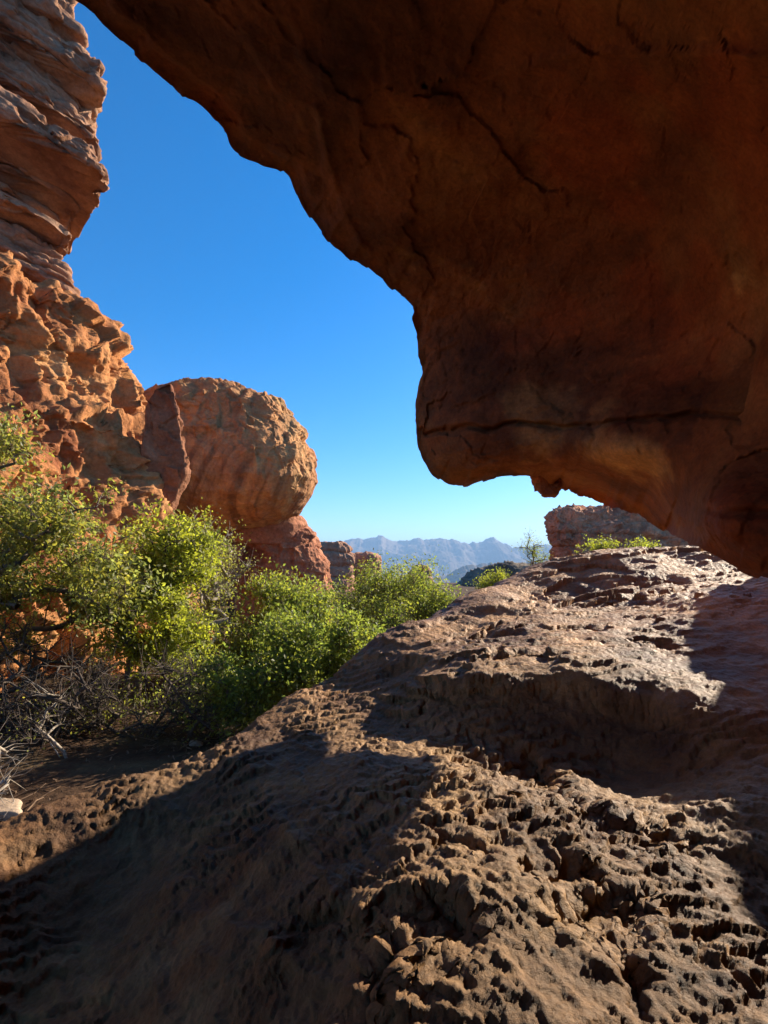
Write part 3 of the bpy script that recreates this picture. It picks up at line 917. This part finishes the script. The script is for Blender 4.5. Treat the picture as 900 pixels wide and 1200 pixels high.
STK = [("rock_stack", [(636, 380, 404, 42, 1.5), (642, 374, 411, 42, 2), (665, 372, 413, 42, 2.2), (700, 370, 416, 42, 2.4)], "taller weathered rock stack just right of the red pillar", 31),
       ("rock_stack", [(650, 414, 440, 46, 1.6), (655, 409, 444, 46, 2), (675, 408, 446, 46, 2), (705, 406, 448, 46, 2.2)], "shorter square rock stack rising behind the round green bush", 37),
       ("rock_stack", [(662, 484, 500, 70, 1.5), (668, 480, 505, 70, 2), (700, 476, 508, 70, 2)], "smallest distant rock stack showing above the round green bush", 41)]
for nm, lv, lab, sd in STK:
    o = section_rock(nm, lv, M['far'], 120, 110, shear=0.3, expo=4.0, seed=sd, round_caps=0.35,
                     noise=((2.2, 0.35, 3, None), (0.8, 0.22, 4, 'ridge', (1.3, 1.3, .6)), (0.3, 0.08, 3, None)), beds=((0.9, 0.22, 0.12),))
    tag(o, lab, "rock stack", "rock stacks in the valley")

oc = section_rock("rock_outcrop",
                  [(592, 656, 745, 22, 1.6), (596, 640, 775, 22, 2.2), (602, 629, 800, 22, 2.6), (612, 623, 822, 22, 2.8), (626, 624, 840, 22, 2.8), (645, 628, 850, 22, 3), (690, 630, 880, 22, 3.2)],
                  M['outcrop'], 400, 220, shear=0.35, expo=3.0, seed=43, round_caps=0.5,
                  noise=((2.0, 0.22, 3, None), (0.7, 0.16, 4, 'ridge', (1.5, 1.5, .7)), (0.25, 0.08, 4, None)), pits=((0.6, 0.15, 0.7),), beds=((0.55, 0.10, 0.12),), facets=((0.8, 0.2), (0.35, 0.1)))
tag(oc, "craggy red outcrop beyond the slab and seen beneath the overhang", "rock outcrop")

kn = section_rock("rocky_knoll", [(661, 582, 600, 55, 3), (668, 562, 640, 55, 5), (676, 552, 700, 55, 7), (690, 540, 760, 55, 9), (730, 500, 860, 55, 12)],
                  M['knoll'], 220, 120, expo=2.2, seed=47, round_caps=0.7,
                  noise=((4, 0.6, 3, None), (1.5, 0.5, 4, 'ridge'), (0.5, 0.15, 3, None)))
tag(kn, "dark grey rocky knoll in front of the blue mountains", "knoll")

# boulder standing just outside the right edge, whose shade lies on the slab
sb = section_rock("shading_boulder", [(500, 1145, 1300, 3.9, 1.1), (518, 1135, 1330, 3.9, 1.3), (640, 1128, 1360, 3.9, 1.4), (760, 1125, 1380, 3.9, 1.4)],
                  M['pillar'], 160, 90, expo=5.0, edge=0.15, seed=53, round_caps=0.4, noise=((0.7, 0.08, 3, None), (0.2, 0.04, 4, None)))
sb.name = "boulder"
tag(sb, "dark red boulder at the right end of the slab under the overhang", "boulder")

sb2 = section_rock("boulder", [(430, 1330, 1500, 3.1, 1.0), (455, 1310, 1540, 3.1, 1.1), (640, 1300, 1560, 3.1, 1.15), (860, 1290, 1600, 3.1, 1.15)],  # second boulder, out of view, added to shade the near right of the slab
                   M['pillar'], 140, 90, expo=5.0, edge=0.1, seed=54, round_caps=0.4, noise=((0.7, 0.10, 3, None), (0.2, 0.04, 4, None)))
tag(sb2, "taller red boulder added out of view at the right to shade the slab", "boulder")

# unseen wall added beside and behind the eye to cut sky light at right
def build_shade_wall():
    nu, nv = 120, 60
    y = np.linspace(-2.6, 3.2, nu); z = np.linspace(-2.6, 3.6, nv)
    Yg, Zg = np.meshgrid(y, z)
    Xg = 4.3 + 0.10 * (Zg - 0.5) ** 2 * 0.3 - 0.12 * (Zg - 1) + 0 * Yg
    front = np.stack([Xg, Yg, Zg], -1)
    front[..., 0] += fbm(front, 0.9, 5, 91) * 0.22 + facet(front, 0.6, 5) * 0.08
    back = front.copy(); back[..., 0] += 1.6
    g = np.concatenate([front, back[:, ::-1]], 1)
    ct, cb = g[:1] * 0.02 + g[:1].mean(1, keepdims=True) * 0.98, g[-1:] * 0.02 + g[-1:].mean(1, keepdims=True) * 0.98
    g = np.concatenate([ct, g, cb], 0)
    mesh_np("shade_wall", g, grid_faces(g.shape[0], g.shape[1], True), M['pillar'], parent=roof, base=(1.0, 0.5, H))


build_shade_wall()

# knob hanging under the overhang
kb = section_rock("hanging_knob", [(540, 615, 676, 4.6, .12), (558, 625, 664, 4.6, .12), (569, 628, 659, 4.6, .12), (576, 631, 653, 4.6, .10), (579, 634, 649, 4.6, .08)],
                  M['pillar'], 110, 80, expo=4.0, seed=59, base=(1.0, 0.5, H), parent=roof, round_caps=0.5,
                  noise=((0.12, 0.016, 4, None), (0.04, 0.006, 3, None)), facets=((0.10, 0.02),))

# ------------------------------------------------------------------ shrubs
def tubes(segs, sides=4):
    """segs: list of (p0, p1, r0, r1) -> verts, quads"""
    s = np.array([(*a, *b, r0, r1) for a, b, r0, r1 in segs], np.float32)
    a, b, r0, r1 = s[:, :3], s[:, 3:6], s[:, 6], s[:, 7]
    d = b - a
    d /= np.linalg.norm(d, axis=1, keepdims=True) + 1e-9
    ref = np.where(np.abs(d[:, 2:3]) > 0.9, np.array([[1., 0, 0]]), np.array([[0, 0, 1.]]))
    u = np.cross(d, ref); u /= np.linalg.norm(u, axis=1, keepdims=True) + 1e-9
    w = np.cross(d, u)
    ang = np.linspace(0, 2 * np.pi, sides, endpoint=False)
    ring = np.cos(ang)[None, :, None] * u[:, None] + np.sin(ang)[None, :, None] * w[:, None]
    va = a[:, None] + ring * r0[:, None, None]
    vb = b[:, None] + ring * r1[:, None, None]
    v = np.concatenate([va, vb], 1).reshape(-1, 3)
    k = np.arange(sides); k2 = (k + 1) % sides
    q = np.stack([k, k2, k2 + sides, k + sides], -1)
    f = (np.arange(len(s)) * 2 * sides)[:, None, None] + q[None]
    return v, f.reshape(-1, 4)


def grow(base, targets, rnd, step=0.22, wob=0.05, stems=4):
    """branch skeleton: each target joins the nearest node already there"""
    nodes = [np.array(base, float)]
    par = [-1]
    tg = sorted(targets, key=lambda t: np.linalg.norm(t - base))
    ends = []
    for ti, t in enumerate(tg):
        arr = np.array(nodes)
        dist = np.linalg.norm(arr - t, axis=1)
        back = np.maximum(0, np.linalg.norm(arr - base, axis=1) - np.linalg.norm(t - base))
        rise = np.maximum(0, arr[:, 2] - t[2]) * 0.6
        k = 0 if ti < stems else int(np.argmin(dist + back * 1.5 + rise))
        p0 = nodes[k]
        n = max(int(np.linalg.norm(t - p0) / step), 1)
        prev = k
        for j in range(1, n + 1):
            f = j / n
            q = p0 + (t - p0) * f
            q = q + np.array([0, 0, -0.12 * np.linalg.norm(t - p0) * f * (1 - f) * 2]) * rnd.random()
            if j < n:
                q = q + rnd.normal(0, wob, 3)
            nodes.append(q); par.append(prev); prev = len(nodes) - 1
        ends.append(prev)
    return nodes, par, ends


def leaf_cloud(centres, n_each, spread, size, rnd, tints):
    m = len(centres)
    idx = np.repeat(np.arange(m), n_each)
    c = np.array(centres)[idx] + rnd.normal(0, 1, (len(idx), 3)) * spread
    N = len(c)
    ax = rnd.normal(0, 1, (N, 3)) + np.array([0, 0, 0.35]); ax /= np.linalg.norm(ax, axis=1, keepdims=True)
    sd = np.cross(ax, rnd.normal(0, 1, (N, 3))); sd /= np.linalg.norm(sd, axis=1, keepdims=True)
    nn = np.cross(ax, sd)
    L = size * rnd.uniform(0.6, 1.3, (N, 1)); W = L * rnd.uniform(0.42, 0.62, (N, 1))
    v = np.stack([c, c + ax * L * .5 + sd * W * .5 + nn * W * .14, c + ax * L, c + ax * L * .5 - sd * W * .5 + nn * W * .14], 1).reshape(-1, 3)
    b = np.arange(N)[:, None] * 4
    f = np.concatenate([b + [0, 1, 2], b + [0, 2, 3]], 1).reshape(-1, 3)
    t = np.array(tints)[idx] * rnd.uniform(0.75, 1.25, (N, 1))
    t = np.repeat(t, 4, 0)
    return v, f, t


def shrub(name, label, base_img, blobs, n, leaves, size, spread, palette, seed, group="green shrubs between slab and cliff", stems=5, rad=0.05, bare=0.0, mat='bark',
          cat="shrub", trunk_name="branches"):
    rnd = np.random.default_rng(seed)
    bp = P(*base_img)
    bp[2] = -H - 0.05 if len(base_img) == 3 and base_img[2] < 30 and base_img[1] > 690 else bp[2]
    sub = []
    for (cx, cy, rx, ry, Yc, ry2) in blobs:
        for _ in range(7):
            u = rnd.normal(0, 0.5, 3); f_ = rnd.uniform(0.35, 0.65)
            sub.append((cx + u[0] * rx, cy + u[1] * ry, rx * f_, ry * f_, Yc + u[2] * ry2, ry2 * f_))
    blobs = sub
    tg = []
    vol = np.array([b[2] * b[3] * b[5] for b in blobs]); vol = vol / vol.sum()
    for _ in range(n):
        cx, cy, rx, ry, Yc, ry2 = blobs[rnd.choice(len(blobs), p=vol)]
        while True:
            u = rnd.uniform(-1, 1, 3)
            if 0.12 < (u ** 2).sum() < 1: break
        p = P(cx + u[0] * rx, cy + u[1] * ry, Yc + u[2] * ry2)
        if p[2] > -H + 0.15:
            tg.append(p)
    nodes, par, ends = grow(bp, tg, rnd, step=0.16, wob=0.035, stems=stems)
    cnt = np.zeros(len(nodes))
    for e in ends: cnt[e] += 1
    for i in range(len(nodes) - 1, 0, -1):
        cnt[par[i]] += cnt[i]
    rr = np.clip(rad * np.sqrt(cnt / max(cnt[0], 1) * stems) * 0.9, 0.0045, rad)
    segs = [(nodes[par[i]], nodes[i], min(rr[par[i]], rr[i] * 1.5), rr[i]) for i in range(1, len(nodes))]
    # twigs at the tips
    tips = []
    for e in ends:
        gd = nodes[e] - nodes[par[e]] if par[e] >= 0 else np.array([0, 0, 1.])
        gd = gd / (np.linalg.norm(gd) + 1e-6)
        for _ in range(4):
            d = gd * 0.8 + rnd.normal(0, 0.6, 3); d[2] += 0.15; d /= np.linalg.norm(d)
            p0 = nodes[e] - gd * rnd.uniform(0, 0.12)
            ln = rnd.uniform(0.10, 0.34) * (spread / 0.11)
            p1 = p0 + d * ln * 0.5
            d = d + rnd.normal(0, 0.35, 3); d /= np.linalg.norm(d)
            q = p1 + d * ln * 0.5
            segs.append((p0, p1, 0.0042, 0.003)); segs.append((p1, q, 0.003, 0.0012)); tips.append(q)
    base = (float(bp[0]), float(bp[1]), float(bp[2]) + H)
    root = empty(name, base)
    tag(root, label, cat, group)
    v, f = tubes(segs)
    mesh_np(trunk_name, v, f, M[mat], parent=root, base=base)
    if leaves:
        cen, tin = [], []
        for e in ends:
            if rnd.random() < bare: continue
            pal = np.array(palette[rnd.integers(len(palette))]) * rnd.uniform(0.75, 1.2)
            cen.append(nodes[e]); tin.append(pal)
            if par[e] > 0: cen.append(nodes[par[e]]); tin.append(pal * 0.9)
        for q in tips:
            if rnd.random() < bare: continue
            cen.append(q); tin.append(np.array(palette[rnd.integers(len(palette))]) * rnd.uniform(0.75, 1.2))
        v, f, t = leaf_cloud(cen, leaves, spread * 0.6, size, rnd, tin)
        o = mesh_np("foliage", v, f, M['leaf'], parent=root, base=base, smooth=False, col=t)
        o["kind"] = "stuff"
    return root


OL = [(1.0, 1.0, 0.9), (0.9, 1.0, 1.3), (1.25, 1.15, 0.9)]
YG = [(1.4, 1.45, 0.6), (1.2, 1.3, 0.7), (1.0, 1.1, 0.8)]
DG = [(0.7, 0.9, 0.8), (0.9, 1.05, 0.8), (1.05, 1.1, 0.7)]
# (centre px, centre row, half width, half height, depth, half depth)
shrub("shrub", "tall airy shrub at the left edge with bright olive leaves and dark branches", (-30, 880, 6.6),
      [(20, 600, 85, 70, 6.8, .8), (70, 660, 80, 70, 7.0, .8), (0, 700, 70, 60, 6.6, .7), (110, 620, 30, 40, 7.0, .5)], 300, 12, 0.065, 0.11, OL, 101, bare=0.10)
shrub("shrub", "yellow green shrub with drooping bright leaves left of the dense bush", (150, 850, 8.0),
      [(190, 700, 55, 65, 8.0, .6), (165, 660, 60, 40, 8.2, .7), (165, 760, 22, 50, 7.8, .4), (215, 740, 30, 40, 7.9, .5)], 280, 13, 0.065, 0.10, YG, 103, bare=0.08)
shrub("shrub", "grey twigged shrub with sparse small leaves under the round boulder", (235, 850, 8.8),
      [(240, 690, 45, 50, 8.8, .6), (262, 660, 28, 30, 8.9, .5), (250, 740, 50, 50, 8.8, .6)], 190, 8, 0.045, 0.12, OL, 107, bare=0.3, mat='dead')
shrub("shrub", "dense green bush in the middle below the red pillar", (330, 850, 9.8),
      [(300, 770, 60, 60, 9.6, .8), (350, 740, 60, 55, 10.0, .8), (390, 745, 40, 45, 10.4, .7), (330, 710, 35, 22, 10.2, .5), (260, 800, 45, 40, 9.2, .7), (400, 775, 40, 40, 9.8, .7)], 520, 15, 0.066, 0.13, DG, 109)
shrub("shrub", "round green bush rising above the slab crest below the mountains", (465, 800, 12.8),
      [(470, 705, 55, 40, 12.8, 1.0), (510, 695, 26, 18, 12.6, .6), (445, 690, 28, 25, 12.9, .7), (480, 680, 26, 14, 12.8, .6)], 330, 15, 0.06, 0.15, DG, 113)
shrub("shrub", "low leafy scrub along the foot of the cliff at the left", (60, 860, 9.0),
      [(90, 730, 80, 35, 9.0, .6), (20, 745, 60, 35, 9.0, .6), (130, 790, 40, 30, 8.6, .5)], 150, 7, 0.045, 0.13, OL, 127, bare=0.35)
shrub("shrub", "leafy green shrub growing right behind the left crest of the slab", (350, 835, 7.4),
      [(395, 765, 40, 35, 7.6, .5), (345, 790, 40, 35, 7.3, .5), (300, 815, 38, 28, 7.0, .5), (265, 835, 30, 22, 6.8, .4)], 300, 12, 0.06, 0.10, DG, 128, stems=8, rad=0.03)
shrub("bare_shrub", "tangled dark leafless thicket on the shaded ground under the shrubs", (170, 880, 6.8),
      [(180, 820, 60, 40, 6.9, .6), (110, 840, 60, 40, 6.6, .6), (230, 840, 45, 30, 6.8, .5), (60, 860, 50, 35, 6.2, .5)], 300, 2, 0.04, 0.13, OL, 133, "bare branches at the left", stems=12, rad=0.02, cat="bare shrub", bare=0.6, mat="dark_bark")
shrub("shrub", "dark low undergrowth on the shaded ground before the dense bush", (250, 858, 7.6),
      [(240, 820, 70, 30, 7.6, .4), (300, 800, 50, 35, 8.0, .4), (140, 830, 70, 28, 7.3, .4)], 200, 6, 0.045, 0.11, DG, 129, bare=0.45, stems=9, rad=0.02)
SG = "small plants beyond the slab crest"
shrub("shrub", "small airy bush standing on the skyline beside the craggy outcrop", (621, 668, 14.0),
      [(622, 645, 15, 14, 14, .3), (630, 656, 16, 6, 14, .3)], 40, 4, 0.04, 0.09, DG, 131, SG, stems=4, rad=0.02)
shrub("shrub", "small leafy bush before the dark grey knoll", (585, 692, 14.0),
      [(588, 680, 14, 10, 14, .3), (570, 684, 12, 7, 14, .3)], 50, 10, 0.05, 0.09, YG, 137, SG, stems=4, rad=0.02)
shrub("shrub", "low green tuft growing below the craggy outcrop", (700, 652, 14.0),
      [(702, 641, 24, 6, 14, .3), (745, 643, 25, 3, 14, .3)], 50, 9, 0.05, 0.08, YG, 139, SG, stems=5, rad=0.015)

# bare thicket and dead branches at the left
DGp = "bare branches at the left"
shrub("bare_shrub", "leafless brown thicket in the shade at the left edge", (30, 905, 6.4),
      [(30, 800, 70, 70, 6.4, .7), (100, 800, 45, 45, 6.8, .6), (0, 860, 50, 40, 6.0, .5)], 190, 0, 0.04, 0.14, OL, 149, DGp, stems=9, rad=0.03, cat="bare shrub", mat="dark_bark")
shrub("dead_branch", "bleached dead branch with forked twigs beside the bare thicket", (82, 868, 6.0),
      [(65, 840, 16, 28, 6.0, .2)], 10, 0, 0.04, 0.12, OL, 151, DGp, stems=2, rad=0.02, mat='dead', cat="dead branch")
shrub("dead_branch", "pale dead twigs sticking in from the left edge above the pale stone", (-30, 930, 5.0),
      [(0, 895, 26, 26, 5.0, .25)], 18, 0, 0.04, 0.12, OL, 157, DGp, stems=4, rad=0.02, mat='dead', cat="dead branch")

# ------------------------------------------------------------------ stones and litter
st = section_rock("stone", [(952, -24, 22, 4.7, .14), (958, -28, 26, 4.7, .17), (972, -28, 26, 4.7, .18), (984, -26, 22, 4.7, .17)], M['stone'], 90, 60, expo=9, seed=61,
                  round_caps=0.3, noise=((0.2, 0.02, 3, None), (0.06, 0.006, 3, None)))
tag(st, "pale square stone on the ground at the left edge beside the slab", "stone")


rnd_s = np.random.default_rng(77)
for k in range(12):
    x, y = rnd_s.uniform(-4.6, -1.6), rnd_s.uniform(4.6, 8.2)
    w = rnd_s.uniform(0.05, 0.15)
    pxc, dpx = 450 + x / y * F, w / y * F
    top, bot = HZ + (H - w * 1.0) / y * F, HZ + (H + 0.05) / y * F
    o = section_rock("stone", [(top, pxc - dpx * .5, pxc + dpx * .5, y, w * .6), ((top * 2 + bot) / 3, pxc - dpx, pxc + dpx * .9, y, w), (bot, pxc - dpx, pxc + dpx, y, w)], M['pillar'] if k % 3 else M['stone'],
                     36, 24, expo=3.5, seed=100 + k, round_caps=0.5, edge=1e-6, noise=((w * 1.2, w * .25, 3, None),), facets=((w, w * .25),))
    tag(o, "small %s stone lying on the shaded valley floor among twigs and dry leaves" % ("reddish" if k % 3 else "pale"), "stone", "small stones on the valley floor")


def build_litter():
    rnd = np.random.default_rng(5)
    segs = []
    for _ in range(3200):
        x, y = rnd.uniform(-6, 1.0), rnd.uniform(3.2, 11)
        a = rnd.uniform(0, np.pi); l = rnd.uniform(0.05, 0.4)
        z = -H + rnd.uniform(0.0, 0.08)
        d = np.array([np.cos(a), np.sin(a), rnd.normal(0, .12)]) * l
        p = np.array([x, y, z]); m = p + d * .5 + rnd.normal(0, .02, 3)
        r = rnd.uniform(0.003, 0.009)
        segs += [(p, m, r, r), (m, p + d, r, r * .6)]
    v, f = tubes(segs)
    o = mesh_np("litter", v, f, M['litter'])
    tag(o, "dry twigs and leaf litter strewn on the shaded valley floor", "litter", kind="stuff")
    cen = np.stack([rnd.uniform(-6, 1.0, 9000), rnd.uniform(3.2, 11, 9000), -H + rnd.uniform(-0.02, 0.06, 9000)], -1)
    v, f, t = leaf_cloud(cen, 1, 0.02, 0.05, rnd, np.ones((9000, 3)))
    o = mesh_np("leaf_litter", v, f, M['litter'], smooth=False)
    tag(o, "dry brown fallen leaves scattered on the shaded valley floor", "leaf litter", kind="stuff")


build_litter()

# ------------------------------------------------------------------ air
def build_haze():
    x, y0, y1, z0, z1 = 9500, -9500, 9500, -160, 260
    v = [(-x, y0, z0), (x, y0, z0), (x, y1, z0), (-x, y1, z0), (-x, y0, z1), (x, y0, z1), (x, y1, z1), (-x, y1, z1)]
    f = [(0, 3, 2, 1), (4, 5, 6, 7), (0, 1, 5, 4), (1, 2, 6, 5), (2, 3, 7, 6), (3, 0, 4, 7)]
    m = bpy.data.materials.new("haze_air")
    m.use_nodes = True
    nt = m.node_tree
    nt.nodes.clear()
    out = nt.nodes.new("ShaderNodeOutputMaterial")
    vol = nt.nodes.new("ShaderNodeVolumePrincipled")
    vol.inputs["Color"].default_value = (0.40, 0.66, 1.0, 1)
    vol.inputs["Density"].default_value = 0.00023
    vol.inputs["Anisotropy"].default_value = 0.0
    nt.links.new(vol.outputs[0], out.inputs["Volume"])
    o = mesh_np("haze", v, f, m, smooth=False)
    tag(o, kind="stuff")


build_haze()
